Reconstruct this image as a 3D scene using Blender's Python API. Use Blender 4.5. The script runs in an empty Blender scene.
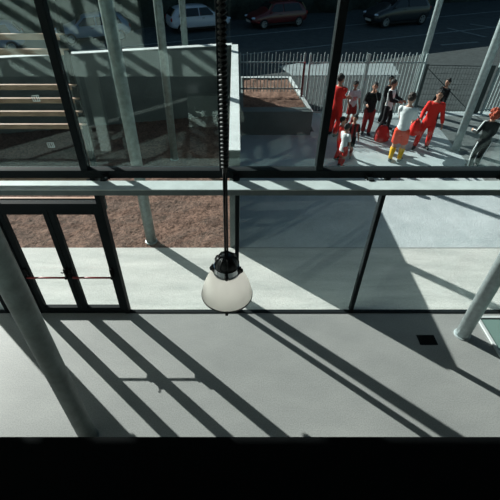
import bpy, bmesh, math, random
from mathutils import Vector, Matrix, noise
random.seed(7)
PI = math.pi
scene = bpy.context.scene
COL = scene.collection

# ------------------------------------------------------------------ camera
H, TH, F, CX = 5.3, math.radians(40.05), 399.5, 235.0
cam_d = bpy.data.cameras.new('camera')
cam_d.sensor_width = 36; cam_d.lens = F / 500 * 36; cam_d.shift_x = (250 - CX) / 500
cam_d.clip_start = 0.05; cam_d.clip_end = 300
cam = bpy.data.objects.new('camera', cam_d); COL.objects.link(cam)
cam.location = (0, 0, H); cam.rotation_euler = (PI / 2 - TH, 0, 0)
scene.camera = cam

def ray(u, v):
    a, b = (u - CX) / F, (v - 250) / F
    return Vector((a, math.cos(TH) - b * math.sin(TH), -math.sin(TH) - b * math.cos(TH)))
def G(u, v, z=0.0):                      # point on the level z seen at (u, v)
    d = ray(u, v); t = (z - H) / d.z
    return Vector((d.x * t, d.y * t, z))
def V(u, v, y):                          # point on the upright plane y seen at (u, v)
    d = ray(u, v); t = y / d.y
    return Vector((d.x * t, y, H + d.z * t))

# ------------------------------------------------------------------ materials
MATS = {}
def mat(name, col, rough=0.6, metal=0.0, var=0.0, scale=8.0, bump=0.0, bscale=40.0, col2=None, spec=0.5, detail=6.0, coat=0.0):
    if name in MATS: return MATS[name]
    m = bpy.data.materials.new(name); m.use_nodes = True
    nt = m.node_tree; b = nt.nodes['Principled BSDF']
    b.inputs['Base Color'].default_value = (*col, 1); b.inputs['Roughness'].default_value = rough
    b.inputs['Metallic'].default_value = metal; b.inputs['Specular IOR Level'].default_value = spec
    b.inputs['Coat Weight'].default_value = coat
    tc = nt.nodes.new('ShaderNodeTexCoord')
    if var > 0 or col2:
        n = nt.nodes.new('ShaderNodeTexNoise'); n.inputs['Scale'].default_value = scale; n.inputs['Detail'].default_value = detail
        n.inputs['Roughness'].default_value = 0.65
        nt.links.new(tc.outputs['Object'], n.inputs['Vector'])
        r = nt.nodes.new('ShaderNodeValToRGB')
        c2 = col2 if col2 else tuple(min(1, c * (1 + var)) for c in col)
        c1 = col if col2 else tuple(c * (1 - var) for c in col)
        r.color_ramp.elements[0].position = 0.33; r.color_ramp.elements[1].position = 0.67
        r.color_ramp.elements[0].color = (*c1, 1); r.color_ramp.elements[1].color = (*c2, 1)
        nt.links.new(n.outputs['Fac'], r.inputs['Fac']); nt.links.new(r.outputs['Color'], b.inputs['Base Color'])
    if bump > 0:
        n2 = nt.nodes.new('ShaderNodeTexNoise'); n2.inputs['Scale'].default_value = bscale; n2.inputs['Detail'].default_value = 5
        nt.links.new(tc.outputs['Object'], n2.inputs['Vector'])
        bp = nt.nodes.new('ShaderNodeBump'); bp.inputs['Strength'].default_value = bump; bp.inputs['Distance'].default_value = 0.03
        nt.links.new(n2.outputs['Fac'], bp.inputs['Height']); nt.links.new(bp.outputs['Normal'], b.inputs['Normal'])
    MATS[name] = m
    return m

def concrete(name, base, dark, scale=0.9, streak=None, bump=0.25, rough=0.7, spec=0.4, grit=60, gfac=.35):
    m = mat(name, base, rough, spec=spec, bump=bump, bscale=35)
    nt = m.node_tree; b = nt.nodes['Principled BSDF']
    tc = [n for n in nt.nodes if n.type == 'TEX_COORD'][0]
    n1 = nt.nodes.new('ShaderNodeTexNoise'); n1.inputs['Scale'].default_value = scale; n1.inputs['Detail'].default_value = 8; n1.inputs['Roughness'].default_value = 0.6
    n2 = nt.nodes.new('ShaderNodeTexNoise'); n2.inputs['Scale'].default_value = grit; n2.inputs['Detail'].default_value = 5
    src = tc.outputs['Object']
    if streak:
        mp = nt.nodes.new('ShaderNodeMapping'); mp.inputs['Scale'].default_value = (streak[0], streak[1], 1); mp.inputs['Rotation'].default_value = (0, 0, streak[2])
        nt.links.new(src, mp.inputs['Vector']); nt.links.new(mp.outputs['Vector'], n1.inputs['Vector'])
    else:
        nt.links.new(src, n1.inputs['Vector'])
    nt.links.new(src, n2.inputs['Vector'])
    r = nt.nodes.new('ShaderNodeValToRGB'); r.color_ramp.elements[0].position = 0.3; r.color_ramp.elements[1].position = 0.7
    r.color_ramp.elements[0].color = (*dark, 1); r.color_ramp.elements[1].color = (*base, 1)
    nt.links.new(n1.outputs['Fac'], r.inputs['Fac'])
    mx = nt.nodes.new('ShaderNodeMixRGB'); mx.blend_type = 'MULTIPLY'; mx.inputs['Fac'].default_value = gfac
    r2 = nt.nodes.new('ShaderNodeValToRGB'); r2.color_ramp.elements[0].position = 0.35; r2.color_ramp.elements[1].position = 0.6
    r2.color_ramp.elements[0].color = (.42, .42, .42, 1); r2.color_ramp.elements[1].color = (1, 1, 1, 1)
    nt.links.new(n2.outputs['Fac'], r2.inputs['Fac'])
    nt.links.new(r.outputs['Color'], mx.inputs['Color1']); nt.links.new(r2.outputs['Color'], mx.inputs['Color2'])
    nt.links.new(mx.outputs['Color'], b.inputs['Base Color'])
    return m

def glass(name, tint, base=0.05, power=5.0):
    m = bpy.data.materials.new(name); m.use_nodes = True
    nt = m.node_tree; nt.nodes.clear()
    out = nt.nodes.new('ShaderNodeOutputMaterial'); mix = nt.nodes.new('ShaderNodeMixShader')
    tr = nt.nodes.new('ShaderNodeBsdfTransparent'); tr.inputs['Color'].default_value = (*tint, 1)
    gl = nt.nodes.new('ShaderNodeBsdfGlossy'); gl.inputs['Roughness'].default_value = 0.0; gl.inputs['Color'].default_value = (.85, 1, .97, 1)
    lw = nt.nodes.new('ShaderNodeLayerWeight'); lw.inputs['Blend'].default_value = 0.5
    pw = nt.nodes.new('ShaderNodeMath'); pw.operation = 'POWER'; pw.inputs[1].default_value = power
    ma = nt.nodes.new('ShaderNodeMath'); ma.operation = 'MULTIPLY_ADD'; ma.inputs[1].default_value = 1 - base; ma.inputs[2].default_value = base
    nt.links.new(lw.outputs['Facing'], pw.inputs[0]); nt.links.new(pw.outputs[0], ma.inputs[0]); nt.links.new(ma.outputs[0], mix.inputs['Fac'])
    nt.links.new(tr.outputs[0], mix.inputs[1]); nt.links.new(gl.outputs[0], mix.inputs[2]); nt.links.new(mix.outputs[0], out.inputs['Surface'])
    MATS[name] = m
    return m

M_floor = concrete('polished concrete', (.345, .365, .355), (.265, .285, .28), 1.1, streak=(.7, 1.4, .7), bump=.06, rough=.5)
M_apron = concrete('brushed pale concrete', (.63, .655, .62), (.43, .46, .44), 1.8, streak=(.45, 2.2, .5), bump=.3)
M_paving = concrete('cool cast concrete', (.55, .615, .63), (.38, .445, .46), 1.3, bump=.35)
M_wallc = concrete('board cast concrete', (.20, .235, .23), (.12, .15, .15), 1.2, bump=.3)
M_cope = concrete('white coping', (.80, .83, .83), (.62, .66, .66), 3.0, bump=.5)
M_steel = mat('dark grey frame paint', (.012, .017, .019), .7, var=.12, scale=3, spec=.1)
M_black = mat('black paint', (.005, .006, .007), .8, spec=.15)
M_beam = mat('pale grey beam paint', (.55, .61, .61), .6, var=.1, scale=4)
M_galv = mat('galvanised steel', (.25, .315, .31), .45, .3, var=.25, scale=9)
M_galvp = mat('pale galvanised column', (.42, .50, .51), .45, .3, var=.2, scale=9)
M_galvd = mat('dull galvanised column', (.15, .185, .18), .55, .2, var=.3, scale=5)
M_glassu = glass('upper facade glass', (.915, .97, .965), .05)
M_glassl = glass('lower facade glass', (.945, .965, .962), .028)
M_plaster = mat('white plaster', (.78, .80, .78), .8, var=.05, scale=3)
M_ceil = mat('grey ceiling', (.16, .17, .17), .9)
M_inner = mat('grey inner wall', (.07, .075, .08), .9, var=.1, scale=2)
M_gravel = concrete('brown gravel', (.285, .18, .138), (.125, .082, .066), 1.6, bump=1.0, rough=.95, spec=.15, grit=17, gfac=.95)
M_soil = concrete('planter soil', (.38, .225, .17), (.17, .095, .07), 2.2, bump=1.0, rough=.95, spec=.15, grit=17, gfac=.9)
M_asph = mat('dark asphalt', (.062, .080, .088), .85, var=.25, scale=2.5, bump=.3, bscale=60)
M_verge = mat('grey verge paving', (.04, .05, .052), .85, var=.3, scale=3, bump=.4, bscale=30)
M_line = mat('worn road paint', (.22, .27, .28), .8, var=.4, scale=6)
M_timber = mat('oiled timber slat', (.42, .25, .17), .55, var=.25, scale=3)
M_skin = mat('skin', (.42, .22, .15), .55)
M_skin2 = mat('light skin', (.52, .30, .22), .55)
M_hair = mat('black hair', (.012, .010, .010), .55, bump=.6, bscale=60)

# ------------------------------------------------------------------ mesh helpers
def box(bm, x0, x1, y0, y1, z0, z1, mi=0):
    vs = [bm.verts.new(p) for p in ((x0,y0,z0),(x1,y0,z0),(x1,y1,z0),(x0,y1,z0),(x0,y0,z1),(x1,y0,z1),(x1,y1,z1),(x0,y1,z1))]
    for f in ((0,3,2,1),(4,5,6,7),(0,1,5,4),(1,2,6,5),(2,3,7,6),(3,0,4,7)):
        bm.faces.new([vs[i] for i in f]).material_index = mi
def frame_of(d):
    d = d.normalized()
    a = Vector((0, 0, 1)) if abs(d.z) < 0.9 else Vector((1, 0, 0))
    s = d.cross(a).normalized(); return s, s.cross(d).normalized()
def tube(bm, pts, rad, n=14, cap=True):
    pts = [Vector(p) for p in pts]
    if not isinstance(rad, (list, tuple)): rad = [rad] * len(pts)
    rings = []; s0 = None
    for i, p in enumerate(pts):
        d = pts[min(i + 1, len(pts) - 1)] - pts[max(i - 1, 0)]
        if s0 is None: s, t = frame_of(d)
        else:
            dn = d.normalized(); s = (s0 - dn * s0.dot(dn)).normalized(); t = s.cross(dn).normalized()
        s0 = s
        rings.append([bm.verts.new(p + (s * math.cos(2*PI*k/n) + t * math.sin(2*PI*k/n)) * rad[i]) for k in range(n)])
    for a, b in zip(rings, rings[1:]):
        for k in range(n): bm.faces.new((a[k], a[(k+1) % n], b[(k+1) % n], b[k]))
    if cap: bm.faces.new(rings[0][::-1]); bm.faces.new(rings[-1])
    return rings
def lathe(bm, prof, n=40, c=(0, 0, 0), close=False):
    rings = []
    for r, z in prof:
        if r < 1e-6: rings.append([bm.verts.new((c[0], c[1], c[2] + z))])
        else: rings.append([bm.verts.new((c[0] + r*math.cos(2*PI*k/n), c[1] + r*math.sin(2*PI*k/n), c[2] + z)) for k in range(n)])
    for a, b in zip(rings, rings[1:]):
        for k in range(n):
            if len(a) == 1 and len(b) == 1: continue
            if len(a) == 1: bm.faces.new((a[0], b[(k+1) % n], b[k]))
            elif len(b) == 1: bm.faces.new((a[k], a[(k+1) % n], b[0]))
            else: bm.faces.new((a[k], a[(k+1) % n], b[(k+1) % n], b[k]))
def ellipsoid(bm, c, r, rot=None, n=16, m=10):
    c = Vector(c); rows = []
    for i in range(m + 1):
        th = PI * i / m; row = []
        for k in range(1 if i in (0, m) else n):
            p = Vector((r[0]*math.sin(th)*math.cos(2*PI*k/n), r[1]*math.sin(th)*math.sin(2*PI*k/n), r[2]*math.cos(th)))
            if rot: p = rot @ p
            row.append(bm.verts.new(c + p))
        rows.append(row)
    for a, b in zip(rows, rows[1:]):
        for k in range(n):
            q = [a[k % len(a)], b[k % len(b)], b[(k+1) % len(b)], a[(k+1) % len(a)]]
            u = []
            for v in q:
                if v not in u: u.append(v)
            if len(u) > 2: bm.faces.new(u)
def prism(bm, pts, z0, z1, mi=0):
    a = [bm.verts.new((p[0], p[1], z0)) for p in pts]; b = [bm.verts.new((p[0], p[1], z1)) for p in pts]
    n = len(pts)
    for i in range(n): bm.faces.new((a[i], a[(i+1) % n], b[(i+1) % n], b[i])).material_index = mi
    bm.faces.new(a[::-1]).material_index = mi; bm.faces.new(b).material_index = mi
def obj(name, bm, m, parent=None, smooth=False, bevel=0.0, loc=None, rotz=None):
    bmesh.ops.recalc_face_normals(bm, faces=bm.faces[:])
    me = bpy.data.meshes.new(name); bm.to_mesh(me); bm.free()
    for x in (m if isinstance(m, (list, tuple)) else [m]): me.materials.append(x)
    o = bpy.data.objects.new(name, me); COL.objects.link(o)
    if smooth:
        for p in me.polygons: p.use_smooth = True
    if bevel:
        md = o.modifiers.new('edge', 'BEVEL'); md.width = bevel; md.segments = 2; md.limit_method = 'ANGLE'
    if parent: o.parent = parent
    if loc is not None: o.location = loc
    if rotz is not None: o.rotation_euler = (0, 0, rotz)
    return o
def new(): return bmesh.new()
def tag(o, label=None, cat=None, group=None, kind=None):
    if label: o['label'] = label
    if cat: o['category'] = cat
    if group: o['group'] = group
    if kind: o['kind'] = kind
    return o
def thing(name, label, cat, loc=(0, 0, 0), rotz=0.0, group=None, kind=None):
    o = bpy.data.objects.new(name, None); COL.objects.link(o); o.empty_display_size = .2
    o.location = loc; o.rotation_euler = (0, 0, rotz)
    return tag(o, label, cat, group, kind)
def boxobj(name, m, *b, parent=None, bevel=0.0, label=None, cat=None, kind=None, group=None):
    bm = new(); box(bm, *b); o = obj(name, bm, m, parent, bevel=bevel)
    return tag(o, label, cat, group, kind)

# ------------------------------------------------------------------ the building shell
FY = 4.66                      # facade plane
boxobj('floor', M_floor, -9, 8, -6, FY - .0, -.2, 0, kind='structure')
boxobj('ceiling', M_ceil, -14, 9, -6, FY + .1, 8.5, 8.7, kind='structure')
boxobj('wall_back', M_inner, -14, 9, -6.2, -6, -.2, 8.7, kind='structure')
boxobj('wall_right', M_inner, 8, 8.2, -6, FY - .1, -.2, 8.5, kind='structure')
boxobj('wall_left', M_inner, -14.2, -14, -6, FY + .1, -.2, 8.5, kind='structure')
boxobj('sun_block_panel', M_inner, -5.95, 9, FY - .06, FY + .06, 6.16, 8.5, kind='structure')  # unseen opaque panel added to keep sun off the landing
# gallery: the dark landing the view is taken from, its pale edge board, and the plastered wall beside it
boxobj('gallery_landing', M_black, -1.75, 8, -6, .90, 2.80, 3.32, kind='structure', label='black gallery landing along the bottom edge of the view', cat='landing')
boxobj('trim_1', M_plaster, -1.75, -.35, .90, .912, 2.80, 3.285, kind='structure')
boxobj('trim_nosing', M_black, -1.75, 8, .90, .918, 3.285, 3.32, kind='structure')
boxobj('wall_gallery', M_plaster, -9, -1.75, .72, .92, 2.80, 8.5, kind='structure')
boxobj('wall_piers', M_plaster, -3.92, -3.60, -1.7, -1.5, 0, 2.8, kind='structure')
boxobj('reflection_base', M_inner, -1.23, -.2, -1.2, -1.0, 0, .93, kind='structure')  # dark base, added out of view so the reflected sun patch ends above it
boxobj('reflection_panel', M_plaster, -1.23, -.2, -1.2, -1.0, .93, 1.75, kind='structure')  # unseen white panel added to show a sunlit patch reflected in the glass
boxobj('wall_pier_slim', M_plaster, -4.35, -4.12, -1.7, -1.5, 0, 2.8, kind='structure')

# ------------------------------------------------------------------ facade
y0, y1 = FY - .06, FY + .06
ntrim = [1]
def trim(*b, m=M_steel, bevel=.006):
    ntrim[0] += 1
    return boxobj('trim_%d' % ntrim[0], m, *b, bevel=bevel, kind='structure')
ups = [-12.2, -10.5, -8.8, -7.1, -5.4, -3.62, -1.945, -.155, 1.085, 3.75, 5.5, 7.9]
tops = lambda x: 8.5 if x < -5.95 else 6.16
for x in ups:
    trim(x - .045, x + .045, y0, y1, 2.77, tops(x))
lows = [(-8.0, .06), (-6.0, .06), (-3.95, .07), (.03, .06), (2.02, .06), (4.78, .06), (6.4, .06), (7.9, .06)]
for x, w in lows:
    trim(x - w/2, x + w/2, y0 + .02, y1, 0.015, 2.66)
tr = trim(-14, 8, y0 - .005, y1 + .01, 2.66, 2.77)
trim(-9, -3.41, y0, y0 + .075, 0, .015, bevel=.003); trim(-1.83, 8, y0, y0 + .075, 0, .015, bevel=.003)
nwin = [0]
def pane(x0, x1, z0, z1, m, kind='window'):
    nwin[0] += 1
    return boxobj('window_%d' % nwin[0], m, x0, x1, FY - .006, FY + .006, z0, z1, kind='structure')
for a, b in zip(ups, ups[1:]):
    pane(a + .046, b - .046, 2.79, (8.49 if b < -5.3 else 6.15), M_glassu)
xs = [l[0] for l in lows]
for a, b in ((-8, -6), (-6, -3.95), (-3.95, -3.41), (-1.84, .03), (.03, 2.02), (2.02, 4.78), (4.78, 6.4), (6.4, 7.9)):
    pane(a + .036, b - .036, .016, 2.65, M_glassl)
pane(-3.34, -1.9, 2.27, 2.65, M_glassl)

# double door: frame, two glazed leaves with red push bars
bm = new()
box(bm, -3.41, -3.34, y0 - .01, y1, 0, 2.66); box(bm, -1.90, -1.83, y0 - .01, y1, 0, 2.66); box(bm, -3.34, -1.90, y0 - .01, y1, 2.16, 2.265)
box(bm, -3.34, -1.90, y0, y1, 0, .03)
tag(obj('door_frame', bm, M_steel, bevel=.005), 'dark metal frame around the glazed double door', 'door frame', kind='structure')
M_red = mat('red push bar', (.28, .028, .03), .35)
def door(n, xa, xb, hinge_left, label):
    d = thing('door_%d' % n, label, 'door', ((xa + xb) / 2, FY, 0), kind='structure')
    w = (xb - xa) / 2 - .004
    bm = new()
    box(bm, -w, -w + .075, -.05, .03, .035, 2.155); box(bm, w - .075, w, -.05, .03, .035, 2.155)
    box(bm, -w + .075, w - .075, -.05, .03, 2.07, 2.155); box(bm, -w + .075, w - .075, -.05, .03, .035, .13)
    obj('stile_frame', bm, M_steel, d, bevel=.005)
    bm = new(); box(bm, -w + .07, w - .07, -.012, 0, .12, 2.08); obj('glass_pane', bm, M_glassl, d)
    bm = new(); tube(bm, [(-w + .05, -.125, .915), (w - .05, -.125, .915)], .016); bar = obj('push_bar', bm, M_red, d, smooth=True)
    for s in (-1, 1):
        bm = new(); box(bm, s*(w-.04) - .022, s*(w-.04) + .022, -.10, -.05, .90, 1.06); box(bm, s*(w-.04) - .016, s*(w-.04) + .016, -.145, -.05, .89, .94)
        obj('lock_case', bm, M_black, d, bevel=.004)
    bm = new(); tube(bm, [((1 if hinge_left else -1)*(w-.04), -.10, 1.02), ((1 if hinge_left else -1)*(w-.04), -.15, 1.04), ((1 if hinge_left else -1)*(w-.075), -.15, 1.05)], .009, 8)
    obj('lever_handle', bm, M_black, d, smooth=True)
door(1, -3.34, -2.62, True, 'left leaf of the glazed double door, beside the thick column')
door(2, -2.62, -1.90, False, 'right leaf of the glazed double door, away from the thick column')

# horizontal beam just inside the glass and its brackets
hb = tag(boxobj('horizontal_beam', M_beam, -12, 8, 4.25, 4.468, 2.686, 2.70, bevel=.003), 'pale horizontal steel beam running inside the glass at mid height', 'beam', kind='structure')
boxobj('web', mat('shade darkened beam paint', (.15, .185, .185), .7, var=.15, scale=4, spec=.2), -12, 8, 4.254, 4.464, 2.612, 2.686, parent=hb)  # beam body coloured darker to carry the shade on its front
for x in (-5.1, -3.4, -1.68, .013, 1.74, 3.46, 5.2):
    bm = new(); box(bm, x - .035, x + .035, 4.45, 4.625, 2.665, 2.715); box(bm, x - .05, x + .05, 4.58, 4.622, 2.655, 2.735)
    ntrim[0] += 1; tag(obj('trim_%d' % ntrim[0], bm, M_steel, bevel=.004), kind='structure')

# ------------------------------------------------------------------ round steel columns
def column(x, y, d, top, label, z0=0.0, M_galv=M_galv, lean=0.0):
    t = thing('steel_column', label, 'column', (x, y, z0), kind='structure')
    bm = new(); tube(bm, [(0, 0, 0), (lean, 0, top - z0)], d / 2, 28); obj('shaft', bm, M_galv, t, smooth=False)
    for p in t.children[0].data.polygons: p.use_smooth = len(p.vertices) == 4
    bm = new(); lathe(bm, [(0, 0), (d/2 + .022, 0), (d/2 + .022, .012), (d/2 + .004, .02), (d/2, .02)], 28); obj('base_ring', bm, M_galv, t)
    return t
column(-1.77, 6.60, .21, 7.2, 'round galvanised column standing at the near edge of the brown gravel', lean=-.10)
column(-1.71, 10.3, .20, 7.2, 'slimmer looking galvanised column standing deep in the gravel court')
column(-1.62, 14.25, .20, 7.2, 'galvanised column rising from behind the far court wall')
column(-6.22, 6.5, .25, 7.2, 'galvanised column outside past the left edge, throwing a broad shade beside the thick column')
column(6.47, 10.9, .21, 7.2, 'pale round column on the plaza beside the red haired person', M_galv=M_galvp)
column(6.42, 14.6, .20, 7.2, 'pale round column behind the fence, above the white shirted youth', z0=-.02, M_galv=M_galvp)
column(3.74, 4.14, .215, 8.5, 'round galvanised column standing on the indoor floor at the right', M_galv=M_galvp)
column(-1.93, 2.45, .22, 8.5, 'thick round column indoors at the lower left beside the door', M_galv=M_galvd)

# ------------------------------------------------------------------ canopy of narrow bars above the glass (throws the striped shade)
bm = new()
for k in range(17):
    x = -13.0 + k * .47
    if k % 4 == 3: continue
    box(bm, x - .075, x + .075, FY + .1, 9.6, 7.25, 7.33)
box(bm, -13.2, -5.2, FY + .07, FY + .15, 7.2, 7.42)
tag(obj('canopy', bm, M_steel), 'narrow dark bars of the canopy projecting above the glass', 'canopy', kind='structure')

# ------------------------------------------------------------------ ground outside
EY = 6.385
boxobj('ground_apron', M_apron, -14, 14, FY, EY, -.3, -.005, kind='structure')
bm = new(); prism(bm, [(.0, EY + .012), (14, EY + .012), (14, 13.9), (2.5, 13.9), (2.5, 12.2), (0, 12.2)], -.3, -.012)
tag(obj('ground_paving', bm, M_paving), kind='structure')
boxobj('ground_verge', M_verge, -14, 30, EY, 14.0, -.5, -.13, kind='structure')
def dirpt(p, s, o=0.0, a=math.radians(22)):
    return (p[0] + s*math.cos(a) - o*math.sin(a), p[1] + s*math.sin(a) + o*math.cos(a))
R0 = (1.84, 29.4)              # near wheel line of the parked cars
bm = new()
prism(bm, [dirpt(R0, -50, -11), dirpt(R0, 60, -11), dirpt(R0, 60, 30), dirpt(R0, -50, 30)], -.8, -.5)
tag(obj('road', bm, M_asph), kind='structure')
bm = new()
prism(bm, [(-8.5, 14.15), (0, 14.0), (30, 14), (33.5, 31.1), dirpt(R0, -9.5, -10.2)], -.6, -.028)
tag(obj('ground_sidewalk', bm, M_verge), kind='structure')
for k, (s0, s1, off) in enumerate(((-30, 40, -5.2), (-30, 40, -1.1))):
    bm = new(); prism(bm, [dirpt(R0, s0, off), dirpt(R0, s1, off), dirpt(R0, s1, off + .14), dirpt(R0, s0, off + .14)], -.5, -.494)
    tag(obj('road_line', bm, M_line), kind='structure', label=('faint painted line across the middle of the road', 'faint painted line just in front of the parked cars')[k], cat='road marking')
for k, (a, b) in enumerate((((447, 28), (486, 37)), ((470, 24), (497, 28)), ((441, 45), (478, 42)))):
    p, q = G(*a, -.5), G(*b, -.5); d = (q - p).normalized(); s = Vector((-d.y, d.x, 0)) * .09
    bm = new(); prism(bm, [p - s, q - s, q + s, p + s], -.5, -.493)
    tag(obj('road_line', bm, M_line), kind='structure', label=('long slanting parking line on the asphalt at the upper right', 'short parking line near the right edge, highest of three', 'nearly level parking line above the mesh fence')[k], cat='road marking')
bm = new(); prism(bm, [G(428, 118), G(441, 130), G(470, 166), G(489, 184), (14, 8.6), (14, 13.4), (6.6, 13.5)], -.1, -.006)  # darker ground polygon at the right of the plaza
tag(obj('ground_dark_patch', bm, mat('dark ground tone', (.15, .17, .17), .85, var=.3, scale=3, bump=.4)), kind='structure')
bm = new(); prism(bm, [G(279, 66), G(293, 75.5), G(400, 75), G(392, 62), G(300, 63)], -.03, .0)
tag(obj('path', bm, mat('sidewalk concrete', (.26, .30, .31), .8, var=.15, scale=2)), 'pale sunlit slab of pavement behind the fence', 'pavement', kind='structure')

# gravel court: displaced surface
def bumpy(name, poly, z, m, res, amp, freq, kind='structure', parent=None, label=None, cat=None):
    x0 = min(p[0] for p in poly); x1 = max(p[0] for p in poly); ya = min(p[1] for p in poly); yb = max(p[1] for p in poly)
    bm = new(); nx = int((x1-x0)/res)+1; ny = int((yb-ya)/res)+1; g = []
    def inside(x, y):
        c = False; n = len(poly)
        for i in range(n):
            (xa, y_a), (xb, y_b) = poly[i][:2], poly[(i+1) % n][:2]
            if (y_a > y) != (y_b > y) and x < (xb-xa)*(y-y_a)/(y_b-y_a)+xa: c = not c
        return c
    for j in range(ny+1):
        row = []
        for i in range(nx+1):
            x = x0+(x1-x0)*i/nx; y = ya+(yb-ya)*j/ny
            n1 = noise.fractal(Vector((x*freq, y*freq, 3)), 1.0, 2.0, 5)
            n2 = noise.noise(Vector((x*19, y*19, 9)))
            row.append(bm.verts.new((x, y, z + amp*n1 + amp*.55*n2)))
        g.append(row)
    for j in range(ny):
        for i in range(nx):
            cx = x0+(x1-x0)*(i+.5)/nx; cy = ya+(yb-ya)*(j+.5)/ny
            if inside(cx, cy): bm.faces.new((g[j][i], g[j][i+1], g[j+1][i+1], g[j+1][i]))
    bmesh.ops.delete(bm, geom=[v for v in bm.verts if not v.link_faces], context='VERTS')
    o = obj(name, bm, m, parent, smooth=True)
    return tag(o, label, cat, kind=kind)
BW = lambda x: 13.7 + x * (1.5 / 6.7)        # far court wall line
bumpy('ground_gravel', [(-11, EY), (-.1, EY), (-.1, BW(-.1)), (-11, BW(-11))], -.02, M_gravel, .03, .026, 4)

# court walls
tag(boxobj('wall_court_side', M_wallc, -.10, .09, EY + .015, 13.7, -.3, 2.16), kind='structure')
tag(boxobj('trim_coping_side', M_cope, -.105, .095, EY + .01, 13.72, 2.16, 2.18, bevel=.004), kind='structure')
bm = new(); prism(bm, [(-.10, BW(-.1)), (-.10, BW(-.1) + .2), (-11, BW(-11) + .2), (-11, BW(-11))], -.3, 2.16)
tag(obj('wall_court_back', bm, M_wallc), kind='structure')
bm = new(); prism(bm, [(-.10, BW(-.1) - .02), (-.10, BW(-.1) + .22), (-11, BW(-11) + .22), (-11, BW(-11) - .02)], 2.16, 2.18)
tag(obj('trim_coping_back', bm, M_cope), kind='structure')

# joint and floor details
M_joint = mat('joint filler', (.30, .33, .33), .8)
boxobj('trim_joint', M_joint, .1, 14, EY - .02, EY + .02, -.02, -.002, kind='structure')

# ------------------------------------------------------------------ floor outlet and floor light
c = G(427, 340)
t = thing('floor_vent', 'small dark rectangular vent plate set in the indoor floor', 'vent', (c.x, c.y, 0), 0)
bm = new(); box(bm, -.145, .145, -.10, .10, 0, .006); obj('frame', bm, M_steel, t, bevel=.003)
bm = new()
for k in range(9): box(bm, -.125, .125, -.082 + k*.019, -.082 + k*.019 + .011, .005, .009)
obj('grille', bm, M_black, t)
t = thing('floor_light', 'green glass floor panel with pale metal edge beside the right column', 'floor light', (4.13, 3.85, 0))
M_fl = mat('green floor glass', (.17, .27, .245), .12, spec=.6)
bm = new(); box(bm, .05, 1.9, -1.2, .62, 0, .012); obj('glass_panel', bm, M_fl, t)
bm = new(); box(bm, 0, .05, -1.25, .67, 0, .03); box(bm, .05, 1.95, .62, .67, 0, .03); box(bm, .05, 1.95, -1.25, -1.2, 0, .03); box(bm, 1.9, 1.95, -1.2, .62, 0, .03)
obj('edge_frame', bm, M_beam, t, bevel=.004)

# ------------------------------------------------------------------ timber slats across the left bay, outside
SL = [(33.8, 61, 'topmost timber slat outside the left bay'), (49, 65, 'second timber slat from the top outside the left bay'),
      (84.7, 73, 'third timber slat from the top, first of four evenly spaced ones'), (98.2, 76, 'fourth timber slat from the top, one sticker showing in front'),
      (111.3, 79, 'fifth timber slat from the top, third of four evenly spaced ones'), (124.2, 83, 'sixth timber slat from the top, above the dark lower pane'),
      (177.6, 87, 'seventh timber slat, showing in the gap over the pale beam'), (198, 98, 'lowest timber slat, just over the door head')]
for v, u, lab in SL:
    p = V(u + 3, v, 4.96)
    t = thing('timber_slat', lab, 'slat', (p.x, 4.96, p.z), 0, 'timber slats across the left bay')
    bm = new(); box(bm, -7, 0, -.012, .03, -.06, 0); obj('board', bm, M_timber, t, bevel=.003)
    bm = new(); box(bm, -.045, .012, -.035, .04, -.085, -.012); obj('end_bracket', bm, M_black, t)
bm = new(); box(bm, -1.99, -1.93, 4.99, 5.05, 1.9, 4.8); box(bm, -4.3, -4.24, 4.99, 5.05, 1.9, 4.8)
tag(obj('slat_post', bm, M_steel), 'dark uprights carrying the timber slats', 'post', kind='structure')

# small square stickers on the glass
M_stk = mat('pale sticker film', (.85, .95, .95), .5)
for (u, v, lab) in ((36, 98.5, 'upper small pale square sticker on the left glass pane'), (51, 145, 'lower small pale square sticker on the left glass pane')):
    p = V(u, v, FY - .006); bm = new(); s = .042
    box(bm, -s, s, -.0015, 0, s*.62, s*.8); box(bm, -s, s, -.0015, 0, -s*.8, -s*.62)
    for k in (-.042, -.017, .012, .034):
        z0_ = -.5*s; bm2 = [bm.verts.new((k + d, yy, zz)) for d, zz in ((-.0, -.024), (.009, -.024), (.003, .024), (-.006, .024)) for yy in (-.0015, 0)]
        bm.faces.new((bm2[0], bm2[2], bm2[4], bm2[6])); bm.faces.new((bm2[1], bm2[7], bm2[5], bm2[3]))
    tag(obj('glass_sticker', bm, M_stk, loc=p), lab, 'sticker', 'stickers on the glass')

# ------------------------------------------------------------------ pendant lamp
LX, LY = -.074, 2.60
t = thing('pendant_lamp', 'white bell shaped industrial pendant lamp hanging on a black cable', 'lamp', (LX, LY, 2.582))
M_shade = mat('cream enamel', (.74, .74, .68), .35, var=.03, scale=5, coat=.3)
M_lampblk = mat('black cast housing', (.012, .013, .014), .35, bump=.1)
M_chrome = mat('polished aluminium', (.75, .78, .8), .18, 1.0)
bm = new()
M_bulb = mat('frosted bulb with added glow', (.8, .8, .78), .3); M_bulb.node_tree.nodes['Principled BSDF'].inputs['Emission Color'].default_value = (1, .97, .95, 1); M_bulb.node_tree.nodes['Principled BSDF'].inputs['Emission Strength'].default_value = 2.3
outp = [(.228, 0), (.234, .006), (.232, .02), (.226, .06), (.212, .12), (.188, .18), (.158, .235), (.132, .275), (.118, .292)]
lathe(bm, outp, 56); obj('lamp_shade', bm, M_shade, t, smooth=True)
nt = M_shade.node_tree; pb = nt.nodes['Principled BSDF']; mo = [n for n in nt.nodes if n.type == 'OUTPUT_MATERIAL'][0]
tl = nt.nodes.new('ShaderNodeBsdfTranslucent'); tl.inputs['Color'].default_value = (.95, .94, .87, 1); ms = nt.nodes.new('ShaderNodeMixShader'); ms.inputs['Fac'].default_value = .78
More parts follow.
